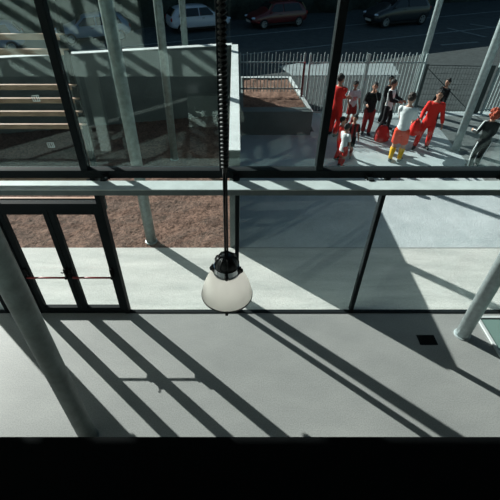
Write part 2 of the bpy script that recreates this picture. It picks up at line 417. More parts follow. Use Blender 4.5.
nt.links.new(pb.outputs[0], ms.inputs[1]); nt.links.new(tl.outputs[0], ms.inputs[2]); nt.links.new(ms.outputs[0], mo.inputs['Surface'])
bm = new(); lathe(bm, [(.235, -.004), (.239, .0), (.239, .010), (.234, .013)], 56); obj('rim_ring', bm, M_lampblk, t, smooth=True)
bm = new(); lathe(bm, [(.0, .285), (.121, .285), (.121, .298), (.114, .302), (.114, .362), (.0, .362)], 48); obj('collar', bm, M_chrome, t)
bm = new()
lathe(bm, [(.0, .36), (.100, .36), (.104, .37), (.100, .41), (.086, .44), (.06, .462), (.03, .472), (.0, .474)], 40)
for k in range(9):
    a = 2*PI*k/9; ca, sa = math.cos(a), math.sin(a)
    tube(bm, [(.101*ca, .101*sa, .365), (.105*ca, .105*sa, .40), (.088*ca, .088*sa, .442), (.05*ca, .05*sa, .47)], .008, 6)
obj('housing', bm, M_lampblk, t, smooth=True)
for a in (math.radians(-15), math.radians(-90), math.radians(180), math.radians(75)):
    ca, sa = math.cos(a), math.sin(a); bm = new()
    tube(bm, [(.112*ca, .112*sa, .29), (.122*ca, .122*sa, .31), (.118*ca, .118*sa, .36)], .016, 8); ellipsoid(bm, (.132*ca, .132*sa, .325), (.02, .02, .024))
    obj('clamp', bm, M_lampblk, t, smooth=True)
bm = new(); box(bm, -.012, .012, -.252, -.226, -.022, .014); obj('rim_clip', bm, M_lampblk, t)
bm = new(); tube(bm, [(-.07, 0, .455), (-.045, 0, .50), (0, 0, .518), (.045, 0, .50), (.07, 0, .455)], .008, 8); obj('hanging_loop', bm, M_lampblk, t, smooth=True)
bm = new(); lathe(bm, [(0, .06), (.05, .065), (.062, .10), (.055, .15), (.03, .19), (.025, .29)], 24); obj('bulb', bm, M_bulb, t, smooth=True)  # unseen bulb, its glow added to brighten the lamp shade
M_cab = mat('black cable sheath', (.010, .012, .013), .55)
bm = new()
for s in (-1, 1):
    tube(bm, [(s*.0095, 0, .47), (s*.0095, 0, .9), (s*.0085, 0, 1.32)], .009, 8)
n = 26*26; zc0, zc1 = 1.30, 2.75
tube(bm, [(.020*math.cos(2*PI*k/12), .020*math.sin(2*PI*k/12), zc0 + (zc1 - zc0)*k/(12*48)) for k in range(12*48 + 1)], .0095, 7)
tube(bm, [(0, 0, 1.28), (0, 0, 5.93)], .0165, 10)
obj('cable', bm, M_cab, t, smooth=True)

# ------------------------------------------------------------------ planter
t = thing('raised_planter', 'raised concrete planter bed of bare brown soil beside the court wall', 'planter', (0, 0, 0))
fl, fr, br, bl = Vector((.12, 11.94)), Vector((2.36, 11.94)), Vector((2.05, 15.3)), Vector((.12, 15.3))
k = .2
ifl, ifr, ibr, ibl = Vector((.26, 12.3)), Vector((2.22, 12.3)), Vector((1.93, 15.18)), Vector((.26, 15.18))
bm = new()
for a, b, c_, d in ((fl, fr, ifr, ifl), (fr, br, ibr, ifr), (br, bl, ibl, ibr), (bl, fl, ifl, ibl)): prism(bm, [a, b, c_, d], -.1, .73)
obj('kerb', bm, M_wallc, t)
bm = new()
for a, b, c_, d in ((fr, br, ibr, ifr), (br, bl, ibl, ibr)): prism(bm, [a, b, c_, d], .731, .745)
obj('coping', bm, M_cope, t)
bumpy('soil', [tuple(ifl), tuple(ifr), tuple(ibr), tuple(ibl)], .69, M_soil, .05, .035, 4, kind=None, parent=t)

# ------------------------------------------------------------------ fences
M_pale = mat('pale galvanised fence', (.36, .43, .44), .5, .2, var=.15, scale=6)
def fence(name, label, pts, h, z0=-.02, step=.11, w=.022, post_every=2.2):
    t = thing(name, label, 'fence', (0, 0, 0))
    pal = new(); rails = new()
    for a, b in zip(pts, pts[1:]):
        a, b = Vector(a), Vector(b); d = b - a; L = d.length; d /= L; nrm = Vector((-d.y, d.x))
        n = int(L/step)
        for i in range(n + 1):
            p = a + d*(L*i/n)
            prism(pal, [p - d*w/2 - nrm*.012, p + d*w/2 - nrm*.012, p + d*w/2 + nrm*.012, p - d*w/2 + nrm*.012], z0 + .06, z0 + h + (.0 if i % 2 else .05))
        for zz in (z0 + .14, z0 + h - .26):
            q = nrm*.03; prism(rails, [a - q, b - q, b + q*.0 - q*.3, a - q*.3], zz, zz + .045)
    obj('pale_panel', pal, M_pale, t); obj('rail', rails, M_pale, t)
    for a, b in zip(pts, pts[1:]):
        a, b = Vector(a), Vector(b); L = (b - a).length; m = max(1, round(L/post_every))
        for i in range(m + 1):
            p = a + (b - a)*(i/m); bm = new(); prism(bm, [p + Vector(o) for o in ((-.03, -.05), (.03, -.05), (.03, .01), (-.03, .01))], z0, z0 + h + .02)
            obj('post', bm, M_pale, t)
    return t
fence('pale_fence', 'light vertical bar fence standing across the planter soil', [(.16, 13.45), (2.18, 13.45)], 1.21, z0=.76)
fence('pale_fence', 'light vertical bar fence running behind the group of people', [(2.36, 13.45), (6.0, 13.45)], 1.98)
fence('pale_fence', 'light vertical bar fence at the right edge past the mesh panel', [(8.55, 13.7), (12.5, 13.9)], 2.0)
M_gate = mat('dark green gate steel', (.035, .05, .05), .5)
t = thing('mesh_fence', 'see-through wire mesh fence panel between two dark posts', 'fence', (0, 0, 0))
a, b = Vector((6.24, 13.9)), Vector((8.35, 13.75))
bm = new()
for i in range(23):
    p = a + (b - a)*(i/22); tube(bm, [(p.x, p.y, 0), (p.x, p.y, 1.5)], .005, 5)
for i in range(9):
    z = .08 + i*.17; tube(bm, [(a.x, a.y, z), (b.x, b.y, z)], .005, 5)
tube(bm, [(a.x, a.y, 1.52), (b.x, b.y, 1.52)], .012, 6)
obj('wire_mesh', bm, M_gate, t)
bm = new(); tube(bm, [(a.x, a.y, 1.5), (b.x - .2, b.y, .05)], .014, 6); obj('brace', bm, M_gate, t)
for p in (a, b):
    bm = new(); box(bm, p.x - .09, p.x + .09, p.y - .05, p.y + .05, -.02, 1.56); obj('post', bm, M_gate, t)
# thin red marker post beyond the planter
p = Vector((2.16, 13.2)); bm = new(); tube(bm, [(0, 0, 0), (0, 0, 1.05)], .035, 10)
tag(obj('marker_post', bm, mat('dull red paint', (.20, .04, .045), .5), loc=(p.x, p.y, .745)), 'thin dull red post standing on the planter kerb at the fence', 'post')

# ------------------------------------------------------------------ dark hedge beyond the cars
def hedge():
    bm = new(); nu, nv = 150, 16; rows = []
    for j in range(nv + 1):
        row = []
        for i in range(nu + 1):
            s = -34 + 68*i/nu; z = -.5 + 8.0*j/nv
            o = 3.4 + .9*noise.fractal(Vector((s*.9, z*.9, 1)), 1.0, 2.0, 4) + (.6 if j == nv else 0)
            x, y = dirpt(R0, s, o); row.append(bm.verts.new((x, y, z)))
        rows.append(row)
    top = [bm.verts.new((*dirpt(R0, -34 + 68*i/nu, 6.0), 7.4 + .5*noise.noise(Vector((i*.7, 0, 5))))) for i in range(nu + 1)]
    bot = [bm.verts.new((*dirpt(R0, -34 + 68*i/nu, 6.4), -.5)) for i in range(nu + 1)]
    rows += [top, bot]
    for ra, rb in zip(rows, rows[1:]):
        for i in range(nu): bm.faces.new((ra[i], ra[i+1], rb[i+1], rb[i]))
    return obj('hedge', bm, mat('dark hedge leaves', (.012, .02, .017), .8, col2=(.035, .055, .045), scale=5, bump=1.0, bscale=12), smooth=True)
tag(hedge(), 'tall dark hedge behind the parked cars along the top edge', 'hedge', kind='stuff')

# ------------------------------------------------------------------ cars
M_tyre = mat('tyre rubber', (.012, .013, .014), .8)
M_rim = mat('alloy rim', (.45, .48, .50), .35, .6)
M_cgl = mat('car window glass', (.012, .018, .022), .08, spec=.8)
M_lamp = mat('headlamp glass', (.55, .68, .85), .12, coat=1.0)
M_tail = mat('tail lamp', (.30, .02, .02), .2)
M_plate = mat('number plate', (.6, .6, .58), .5)
def car(label, loc, rotz, paint, L=4.05, Hc=1.46, W=1.7, suv=False, name='parked_car'):
    t = thing(name, label, 'car', loc, rotz, 'cars parked along the far side of the road')
    h = L/2; hw = W/2; zb = .92*Hc/1.46 + (.05 if suv else 0)
    # stations: x, half width at belt, sill z, belt z, top z, half width at top
    st = [(-h, hw*.80, .42, zb*.72, zb*.80, hw*.72), (-h+.10, hw*.93, .28, zb*.95, zb*1.02, hw*.76), (-h+.42, hw*.98, .24, zb, Hc*.93, hw*.70),
          (-h+.75, hw, .22, zb, Hc*.99, hw*.70), (-.35, hw, .20, zb, Hc, hw*.71), (.25, hw, .20, zb, Hc*.985, hw*.70), (.55, hw, .20, zb*.99, Hc*.93, hw*.69),
          (h-1.02, hw, .22, zb*.97, zb*1.02, hw*.80), (h-.55, hw*.98, .23, zb*.88, zb*.94, hw*.78), (h-.18, hw*.90, .28, zb*.74, zb*.80, hw*.72), (h, hw*.74, .40, zb*.58, zb*.64, hw*.62)]
    bm = new(); rings = []
    for x, w, zs, zt, zr, wt in st:
        ps = [(-w*.9, zs), (-w, zs + .14), (-w*1.015, (zs + zt)/2), (-w*.985, zt), (-wt, zr - .04*(zr > zt + .2)), (-wt*.6, zr + .015), (0, zr + .025)]
        ps = ps + [(-a, b) for a, b in ps[-2::-1]]
        rings.append([bm.verts.new((x, a, b)) for a, b in ps])
    for ra, rb in zip(rings, rings[1:]):
        for i in range(len(ra) - 1): bm.faces.new((ra[i], rb[i], rb[i+1], ra[i+1]))
        bm.faces.new((ra[-1], rb[-1], rb[0], ra[0]))
    bm.faces.new(rings[0]); bm.faces.new(rings[-1][::-1])
    bo = obj('body', bm, paint, t, smooth=True); md = bo.modifiers.new('sub', 'SUBSURF'); md.levels = 1; md.render_levels = 1
    def pan(name, pts, m, th=.012, nrm=(0, 0, 1), par=t):
        bm = new(); N = Vector(nrm).normalized()*th; a = [bm.verts.new(Vector(p) - N) for p in pts]; b = [bm.verts.new(Vector(p) + N) for p in pts]; n = len(pts)
        for i in range(n): bm.faces.new((a[i], a[(i+1) % n], b[(i+1) % n], b[i]))
        bm.faces.new(a[::-1]); bm.faces.new(b); return obj(name, bm, m, par)
    zw0, zw1 = zb + .02, Hc - .11
    for s in (-1, 1):
        y0_, y1_ = s*(hw*.975), s*(hw*.735)
        pan('side_window', [(-h+.52, y0_, zw0), (-.20, y0_, zw0), (-.20, y1_, zw1), (-h+.72, y1_, zw1)], M_cgl, .02, (0, s, .3))
        pan('side_window', [(-.12, y0_, zw0), (h-1.22, y0_*.98, zw0), (.42, y1_, zw1), (-.12, y1_, zw1)], M_cgl, .02, (0, s, .3))
        bm = new(); ellipsoid(bm, (h-1.28, s*(hw + .08), zb + .05), (.06, .09, .065)); obj('mirror', bm, paint, t, smooth=True)
        bm = new(); ellipsoid(bm, (h-.14, s*hw*.66, zb*.70), (.15, .16, .075)); obj('headlamp', bm, M_lamp, t, smooth=True)
        bm = new(); ellipsoid(bm, (-h+.08, s*hw*.80, zb*.86), (.06, .09, .12)); obj('tail_lamp', bm, M_tail, t, smooth=True)
        bm = new(); box(bm, .0, .16, s*(hw*1.0) - .012, s*(hw*1.0) + .012, zb - .12, zb - .09); obj('door_handle', bm, M_tyre, t)
        bm = new(); box(bm, -h+.75, h-.75, s*hw*.985 - .02, s*hw*.985 + .02, .22, .33); obj('sill_trim', bm, M_tyre, t)
    pan('windscreen', [(h-1.06, -hw*.76, zb*1.02), (h-1.06, hw*.76, zb*1.02), (.58, hw*.62, Hc*.94), (.58, -hw*.62, Hc*.94)], M_cgl, .02, (.6, 0, .8))
    pan('rear_window', [(-h+.10, -hw*.66, zb*1.06), (-h+.10, hw*.66, zb*1.06), (-h+.38, hw*.60, Hc*.92), (-h+.38, -hw*.60, Hc*.92)], M_cgl, .025, (-.9, 0, .4))
    bm = new(); box(bm, h-.06, h+.035, -.26, .26, .38, .50); obj('number_plate', bm, M_plate, t)
    bm = new(); box(bm, -h-.03, -h+.06, -.26, .26, .52, .64); obj('number_plate', bm, M_plate, t)
    bm = new(); box(bm, h-.14, h+.012, -hw*.62, hw*.62, .52, .60); obj('grille', bm, M_tyre, t)
    if suv:
        for s in (-1, 1):
            bm = new(); tube(bm, [(-h+.7, s*hw*.62, Hc+.02), (-h+.75, s*hw*.62, Hc+.07), (.3, s*hw*.62, Hc+.07), (.35, s*hw*.62, Hc+.0)], .018, 8); obj('roof_rail', bm, M_rim, t)
    R = .36 if suv else .305
    for x in (-h + .72, h - .78):
        for s in (-1, 1):
            bm = new(); n = 28; prof = [(R*.62, -.10), (R*.93, -.10), (R, -.06), (R, .06), (R*.93, .10), (R*.62, .10)]
            lathe(bm, prof + [(R*.62, -.10)], n)
            bmesh.ops.rotate(bm, verts=bm.verts[:], matrix=Matrix.Rotation(PI/2, 3, 'X'))
            wobj = obj('wheel', bm, M_tyre, t, smooth=True, loc=(x, s*(hw - .07), R))
            bm = new(); lathe(bm, [(R*.60, 0), (R*.64, .02), (R*.56, .02), (R*.54, .0)], n); lathe(bm, [(0, .02), (R*.18, .015), (R*.18, -.02)], 14)
            for k in range(5):
                a_ = 2*PI*k/5; ca, sa = math.cos(a_), math.sin(a_); tube(bm, [(R*.1*ca, R*.1*sa, .008), (R*.58*ca, R*.58*sa, .008)], .03, 6)
            lathe(bm, [(0, -.03), (R*.6, -.03)], n)
            bmesh.ops.rotate(bm, verts=bm.verts[:], matrix=Matrix.Rotation(PI/2 if s < 0 else -PI/2, 3, 'X'))
            obj('rim', bm, M_rim, wobj, smooth=False, loc=(0, s*.085, 0))
    return t
def paint(n, c): return mat(n, c, .28, coat=.7)
A22 = math.radians(22)
def park(u, v, off=.85): p = G(u, v, -.5); return (p.x - off*math.sin(A22), p.y + off*math.cos(A22), -.5)
car('silver white hatchback parked facing right, partly behind the dark upright', park(203, 32.5), A22, paint('silver white paint', (.58, .64, .74)))
car('dark red hatchback parked facing left, pale sheen on its roof', park(281, 28.2), A22 + PI, paint('dark red paint', (.13, .018, .02)))
car('dark grey off-road car parked facing left at the top right', park(402, 26.5), A22 + PI, paint('dark slate paint', (.025, .032, .040)), L=4.5, Hc=1.68, W=1.8, suv=True)
car('blue grey saloon car parked second from the left, seen through reflections', park(97, 43), A22 + PI, paint('blue grey paint', (.16, .24, .36)), L=4.3, Hc=1.4)
car('blue car at the far left end of the parked row', park(-14, 56), A22 + PI, paint('mid blue paint', (.10, .18, .34)), L=4.2)

# ------------------------------------------------------------------ people
def remesh(name, bm, vox, m, parent, sm=4):
    bmesh.ops.recalc_face_normals(bm, faces=bm.faces[:])
    me = bpy.data.meshes.new(name); bm.to_mesh(me); bm.free()
    o = bpy.data.objects.new(name, me); COL.objects.link(o)
    md = o.modifiers.new('r', 'REMESH'); md.mode = 'VOXEL'; md.voxel_size = vox
    sd = o.modifiers.new('s', 'SMOOTH'); sd.factor = .5; sd.iterations = sm
    dg = bpy.context.evaluated_depsgraph_get(); dg.update()
    me2 = bpy.data.meshes.new_from_object(o.evaluated_get(dg)); me2.name = name
    o.modifiers.clear(); o.data = me2; bpy.data.meshes.remove(me)
    me2.materials.clear()
    for x in (m if isinstance(m, (list, tuple)) else [m]): me2.materials.append(x)
    for p in me2.polygons: p.use_smooth = True
    o.parent = parent
    return o
def ik(a, c, l1, l2, pole):
    d = c - a; L = min(d.length, (l1 + l2)*.999); d = d.normalized()
    x = (L*L + l1*l1 - l2*l2)/(2*L); hgt = math.sqrt(max(l1*l1 - x*x, 0))
    p = (pole - d*pole.dot(d)).normalized()
    return a + d*x + p*hgt, a + d*L
def loft(bm, secs, n=18):
    rings = []
    for c, r, f, rx, ry in secs:      # centre, right, front axes
        rings.append([bm.verts.new(c + r*rx*math.cos(2*PI*k/n) + f*ry*math.sin(2*PI*k/n)) for k in range(n)])
    for a, b in zip(rings, rings[1:]):
        for k in range(n): bm.faces.new((a[k], a[(k+1) % n], b[(k+1) % n], b[k]))
    bm.faces.new(rings[0][::-1]); bm.faces.new(rings[-1])
def person(label, foot, h, face, top, bottom, top_m, bot_m, hair_m=None, skin=None, lean=0.0, head=1.08, hands=None, feet=None, turn=0.0, nod=0.0,
           sock_m=None, shoe_m=None, hair='short', sleeve_m=None, side_stripe=None, side=0.0, wide=1.0, long_top=0.0, poles=None):
    skin = skin or M_skin; hair_m = hair_m or M_hair; shoe_m = shoe_m or M_shoe
    t = thing('person', label, 'person', (foot[0], foot[1], -.012), math.radians(face))
    R3 = Vector((1, 0, 0)); sp = Vector((math.sin(side), -math.sin(lean), math.cos(lean))).normalized(); fr = Vector((0, -math.cos(lean), -math.sin(lean)))
    base = Vector((0, math.sin(lean)*.10, .495))
    S = lambda z: base + sp*(z - .495)
    hs = {'l': (.17, -.02, .46), 'r': (-.17, -.02, .46)}
    hs.update(hands or {})
    fs = {'l': (.055, -.01), 'r': (-.055, .03)}; fs.update(feet or {})
    po = {'l': (.22, 1, -.35), 'r': (-.22, 1, -.35)}; po.update(poles or {})
    legs, arms = {}, {}
    for k, s in (('l', 1), ('r', -1)):
        hip = S(.485) + R3*(.05*s); ank = Vector((fs[k][0], fs[k][1], .045 + (fs[k][2] if len(fs[k]) > 2 else 0)))
        kn, ank = ik(hip, ank, .225, .225, Vector((.15*s, -1, .1))); legs[k] = (hip, kn, ank)
        sh = S(.787) + R3*(.099*s*wide); el, wr = ik(sh, Vector(hs[k]), .165, .145, Vector(po[k])); arms[k] = (sh, el, wr)
    nk = S(.845); hd_rot = Matrix.Rotation(math.radians(turn), 3, 'Z') @ Matrix.Rotation(nod, 3, 'X')
    hc = nk + (sp*.75 + Vector((0, 0, .25)))*(.070 + .022*head) ; hr = (.044*head, .054*head, .066*head)
    K = h
    def torso(bm, e, lo=.47, hi=.83):
        sec = [(.455, .082, .058), (.50, .086, .060), (.55, .080, .055), (.61, .072, .049), (.68, .080, .056), (.745, .092*wide, .062), (.79, .094*wide, .055), (.825, .065, .042), (.845, .036, .034)]
        sec = [s for s in sec if lo <= s[0] <= hi]
        loft(bm, [(S(z)*K, R3, fr, (rx + e)*K, (ry + e)*K) for z, rx, ry in sec])
    def seg(bm, pts, rs, e=0.0, n=12): tube(bm, [p*K for p in pts], [(r + e)*K for r in rs], n)
    def ball(bm, p, r): ellipsoid(bm, p*K, (r*K,)*3, n=12, m=8)
    def L3(a, b, f): return a + (b - a)*f
    # body
    bm = new(); torso(bm, -.004, .45, .85)
    seg(bm, [S(.80), nk, hc], [.036, .030, .028])
    ellipsoid(bm, hc*K, [r*K for r in hr], hd_rot)
    jaw = hc + hd_rot @ Vector((0, -.016*head, -.036*head)); ellipsoid(bm, jaw*K, (.030*head*K, .034*head*K, .030*head*K), hd_rot)
    nose = hc + hd_rot @ Vector((0, -.055*head, -.010*head)); ellipsoid(bm, nose*K, (.008*head*K, .012*head*K, .013*head*K), hd_rot, 8, 6)
    for s in (-1, 1):
        ear = hc + hd_rot @ Vector((s*.045*head, .004*head, -.006*head)); ellipsoid(bm, ear*K, (.008*head*K, .013*head*K, .018*head*K), hd_rot, 8, 6)
    for k, s in (('l', 1), ('r', -1)):
        sh, el, wr = arms[k]; hip, kn, an = legs[k]
        ball(bm, sh, .032); seg(bm, [sh, L3(sh, el, .5), el], [.031, .028, .023]); ball(bm, el, .023); seg(bm, [el, L3(el, wr, .35), wr], [.022, .023, .0155])
        d = (wr - el).normalized(); pn, sd = frame_of(d)
        inw = Vector((-s, -.3, 0)); pn = (inw - d*inw.dot(d)).normalized(); sd = d.cross(pn).normalized()
        if sd.y > 0: sd = -sd
        pc = wr + d*.028
        loft(bm, [((wr + d*z)*K, sd, pn, rx*K, ry*K) for z, rx, ry in ((-.004, .014, .013), (.015, .021, .012), (.04, .024, .011), (.052, .022, .010))], 12)
        for q, ln in zip((-.018, -.006, .006, .018), (.038, .046, .049, .041)):
            a = wr + d*.048 - sd*q; b = a + d*ln*.5 + pn*.006; c2 = b + d*ln*.42 + pn*.016
            seg(bm, [a, b, c2], [.0062, .0058, .0045], 0, 7)
        a = wr + d*.012 + sd*.018; b = a + d*.022 + sd*.016 + pn*.006; c2 = b + d*.020 + pn*.010; seg(bm, [a, b, c2], [.0075, .0066, .0052], 0, 7)
        ball(bm, hip, .052); seg(bm, [hip, L3(hip, kn, .5), kn], [.052, .046, .033]); ball(bm, kn, .033); seg(bm, [kn, L3(kn, an, .3), L3(kn, an, .7), an], [.032, .036, .027, .020]); ball(bm, an, .021)
        toe = Vector((.10*s*.25, -.10, 0)); seg(bm, [an + Vector((0, .025, -.018)), an + Vector((0, -.02, -.02)), an + toe*.8 + Vector((0, 0, -.027)), an + toe + Vector((0, 0, -.03))], [.020, .024, .020, .012])
    remesh('body', bm, .0075*K if K > 1.3 else .0105, skin, t, 3)
    # face
    for s in (-1, 1):
        p = hc + hd_rot @ Vector((s*.018*head, -.0475*head, .004*head)); bm = new(); ellipsoid(bm, p*K, (.0075*K*head, .006*K*head, .0055*K*head), hd_rot, 8, 6); obj('eye', bm, M_eye, t, smooth=True)
    p = hc + hd_rot @ Vector((0, -.050*head, -.036*head)); bm = new(); ellipsoid(bm, p*K, (.015*K*head, .005*K*head, .004*K*head), hd_rot, 8, 6); obj('mouth', bm, M_lip, t, smooth=True)
    # hair
    bm = new()
    cap_c = hc + hd_rot @ Vector((0, .010*head, .014*head)); ellipsoid(bm, cap_c*K, (.049*head*K, .054*head*K, .062*head*K), hd_rot, 22, 14)
    if hair == 'curly':
        rr = random.Random(3)
        for i in range(70):
            v = Vector((rr.gauss(0, 1), rr.gauss(0, 1) + .35, rr.gauss(0, 1) + .1)).normalized()
            c2 = cap_c + Vector((v.x*.062, v.y*.066, v.z*.066 - (.012 if v.y > 0 else 0)))*head; ellipsoid(bm, c2*K, (.022*K,)*3, None, 8, 6)
    else:
        rr = random.Random(int(foot[0]*100))
        for i in range(26):
            v = Vector((rr.gauss(0, 1), rr.gauss(0, 1), abs(rr.gauss(0, 1)) + .2)).normalized()
            c2 = cap_c + hd_rot @ Vector((v.x*.045, v.y*.05, v.z*.056))*head; ellipsoid(bm, c2*K, (.012*K*head, .014*K*head, .010*K*head), None, 6, 5)
    # trim hair away from the face
    cut = hc + hd_rot @ Vector((0, -.032*head, .028*head)); nrm = hd_rot @ Vector((0, -.86, -.5))
    res = bmesh.ops.bisect_plane(bm, geom=bm.verts[:] + bm.edges[:] + bm.faces[:], plane_co=cut*K, plane_no=nrm, clear_outer=True)
    if hair != 'curly':
        cut2 = hc + hd_rot @ Vector((0, .03*head, -.028*head)); bmesh.ops.bisect_plane(bm, geom=bm.verts[:] + bm.edges[:] + bm.faces[:], plane_co=cut2*K, plane_no=hd_rot @ Vector((0, -.35, -1)), clear_outer=True)
    bmesh.ops.holes_fill(bm, edges=[e for e in bm.edges if e.is_boundary], sides=0)
    obj('hair', bm, hair_m, t, smooth=True)
    # clothes
    vx = .0095*K
    bm = new(); torso(bm, .012 if top == 'long' else .007, .45 - long_top, .83)
    if long_top > 0: loft(bm, [(S(z)*K, R3, fr, rx*K, ry*K) for z, rx, ry in ((.455 - long_top, .098, .073), (.50, .096, .070))])
    fr_s = {'long': .96, 'short': .0}[top]
    sl = new() if sleeve_m else bm
    for k, s in (('l', 1), ('r', -1)):
        sh, el, wr = arms[k]
        if not sleeve_m: ball(bm, sh, .044)
        if top == 'long':
            ball(sl, sh, .044); seg(sl, [sh, L3(sh, el, .5), el], [.043, .040, .036]); ball(sl, el, .036); seg(sl, [el, L3(el, wr, .5), L3(el, wr, .94)], [.036, .033, .026])
        else: seg(bm, [sh, L3(sh, el, .45), L3(sh, el, .85)], [.043, .043, .042])
    remesh('jacket' if top == 'long' and not sleeve_m else 'shirt', bm, vx, top_m, t)
    if sleeve_m: remesh('sleeves', sl, vx, sleeve_m, t)
    bm = new(); loft(bm, [(S(z)*K, R3, fr, rx*K, ry*K) for z, rx, ry in ((.435, .078, .058), (.47, .088, .065), (.52, .087, .064), (.555, .084, .060))])
    for k, s in (('l', 1), ('r', -1)):
        hip, kn, an = legs[k]; ball(bm, hip, .060)
        if bottom == 'long': seg(bm, [hip, L3(hip, kn, .5), kn], [.061, .056, .046]); ball(bm, kn, .046); seg(bm, [kn, L3(kn, an, .5), L3(kn, an, .97)], [.046, .043, .037])
        else: seg(bm, [hip, L3(hip, kn, .5), L3(hip, kn, .88)], [.061, .059, .058])
    remesh('trousers' if bottom == 'long' else 'shorts', bm, vx, bot_m, t)
    for k, s in (('l', 1), ('r', -1)):
        hip, kn, an = legs[k]
        if sock_m:
            bm = new(); seg(bm, [L3(kn, an, .22), L3(kn, an, .35), L3(kn, an, .75), an], [.039, .041, .033, .027], n=14); obj('sock', bm, sock_m, t, smooth=True)
        toe = Vector((.025*s, -.10, 0))
        bm = new(); seg(bm, [an + Vector((0, .036, -.014)), an + Vector((0, .02, -.016)), an + Vector((0, -.03, -.018)), an + toe*.8 + Vector((0, 0, -.022)), an + toe*1.08 + Vector((0, 0, -.027))], [.012, .027, .028, .024, .013], n=12)
        bmesh.ops.bisect_plane(bm, geom=bm.verts[:] + bm.edges[:] + bm.faces[:], plane_co=(0, 0, .002), plane_no=(0, 0, -1), clear_outer=True) if (len(fs[k]) < 3) else None
        bmesh.ops.holes_fill(bm, edges=[e for e in bm.edges if e.is_boundary], sides=0)
        obj('shoe', bm, shoe_m, t, smooth=True)
        if side_stripe:
            bm = new(); o = Vector((s*.9, .55, 0)).normalized(); q = [(hip, .060), (L3(hip, kn, .5), .0555), (kn, .046), (L3(kn, an, .5), .043), (L3(kn, an, .95), .038)]
            tube(bm, [(p + o*(r - .004))*K for p, r in q], .013*K, 8); obj('trouser_stripe', bm, side_stripe, t, smooth=True)
            sh, el, wr = arms[k]; o = Vector((s*.4, .45, .8)).normalized()
            bm = new(); tube(bm, [(p + o*(r - .004))*K for p, r in ((S(.835) + R3*.035*s, .01), (sh, .045), (L3(sh, el, .5), .041), (el, .036), (L3(el, wr, .8), .03))], .012*K, 8); obj('sleeve_stripe', bm, side_stripe, t, smooth=True)
    t['hz'] = 0
    del t['hz']
    return t, arms, K, S, fr

M_eye = mat('dark eye', (.02, .015, .012), .2); M_lip = mat('lip', (.30, .11, .09), .5)
M_shoe = mat('dark trainers', (.02, .02, .022), .6)
def cloth(n, c, var=.08): return mat(n, c, .85, var=var, scale=18, bump=.35, bscale=22, spec=.25)
C_red = cloth('bright red tracksuit', (.70, .035, .028)); C_dred = cloth('dark red tracksuit', (.26, .028, .030)); C_white = cloth('white cotton', (.78, .82, .83), .04)
C_black = cloth('black fabric', (.012, .014, .016)); C_navy = cloth('near black sleeves', (.018, .02, .026)); C_grey = cloth('pale jersey', (.62, .62, .68), .05)
C_orange = cloth('orange red shorts', (.80, .075, .035)); C_yellow = cloth('yellow socks', (.85, .48, .03)); C_dk = cloth('dark trousers', (.02, .022, .025))
M_ginger = mat('ginger hair', (.42, .07, .03), .6, var=.3, scale=30, bump=.7, bscale=50); M_brown = mat('brown hair', (.035, .02, .014), .55, bump=.6, bscale=60)
def striped(n, a, b, f=26):
    m = mat(n, a, .85); nt = m.node_tree; tc = [x for x in nt.nodes if x.type == 'TEX_COORD'][0]
    w = nt.nodes.new('ShaderNodeTexWave'); w.inputs['Scale'].default_value = f/2; w.bands_direction = 'X'
    r = nt.nodes.new('ShaderNodeValToRGB'); r.color_ramp.interpolation = 'CONSTANT'; r.color_ramp.elements[1].position = .5
    r.color_ramp.elements[0].color = (*a, 1); r.color_ramp.elements[1].color = (*b, 1)
    nt.links.new(tc.outputs['Object'], w.inputs['Vector']); nt.links.new(w.outputs['Fac'], r.inputs['Fac']); nt.links.new(r.outputs['Color'], nt.nodes['Principled BSDF'].inputs['Base Color'])
    return m
C_stripe = striped('red and black stripes', (.40, .03, .03), (.015, .015, .017), 5.6)

def stand(u, v, vh):
    g = G(u, v); top_ = V(u, vh, g.y); return g, top_.z/1.0
def who(label, u, v, vh, face, **kw):
    g, hh = stand(u, v, vh); return person(label, (g.x, g.y), hh, face, **kw)

who('person in a red tracksuit seen from behind beside the fence, arms folded', 332, 135, 74, 140, top='long', bottom='long', top_m=C_red, bot_m=C_red, hands={'l': (-.08, -.13, .63), 'r': (.08, -.145, .61)}, poles={'l': (.5, .3, -1), 'r': (-.5, .3, -1)}, turn=-15)
tt, arms, K, S, fr = who('person in a pale football shirt with a red number and dark red shorts', 348.5, 125, 81.5, 12, top='short', bottom='short', top_m=C_grey, bot_m=C_dred, sock_m=C_dred, head=1.12, nod=.35, hands={'r': (-.13, -.08, .50), 'l': (.16, -.06, .47)})
fc = bpy.data.curves.new('digits', 'FONT'); fc.body = '20'; fc.size = .15; fc.extrude = .004; fc.align_x = 'CENTER'
fo = bpy.data.objects.new('digits', fc); COL.objects.link(fo); dg = bpy.context.evaluated_depsgraph_get(); dg.update()
me = bpy.data.meshes.new_from_object(fo.evaluated_get(dg)); bpy.data.objects.remove(fo); bpy.data.curves.remove(fc)
me.materials.clear(); me.materials.append(C_red)
no = bpy.data.objects.new('shirt_number', me); COL.objects.link(no); no.parent = tt; no.location = (0, -.077*K, .62*K); no.rotation_euler = (PI/2 - .08, 0, 0)
who('person in a black jacket and dark red trousers with one hand raised to the face', 365, 133.5, 82.5, -12, top='long', bottom='long', top_m=C_black, bot_m=C_dred, head=1.05,
    hands={'l': (.03, -.12, .88), 'r': (-.10, -.12, .62)}, poles={'l': (.6, -.2, -1)}, turn=-10)
who('person in a white shirt with black sleeves, facing right, by the fence', 383, 129, 79.5, 50, top='long', bottom='long', top_m=C_white, sleeve_m=C_navy, bot_m=C_dk, head=1.05, long_top=.03,
    hands={'l': (.16, -.20, .60), 'r': (-.02, -.18, .62)}, feet={'l': (.07, -.05), 'r': (-.07, .06)}, turn=15)
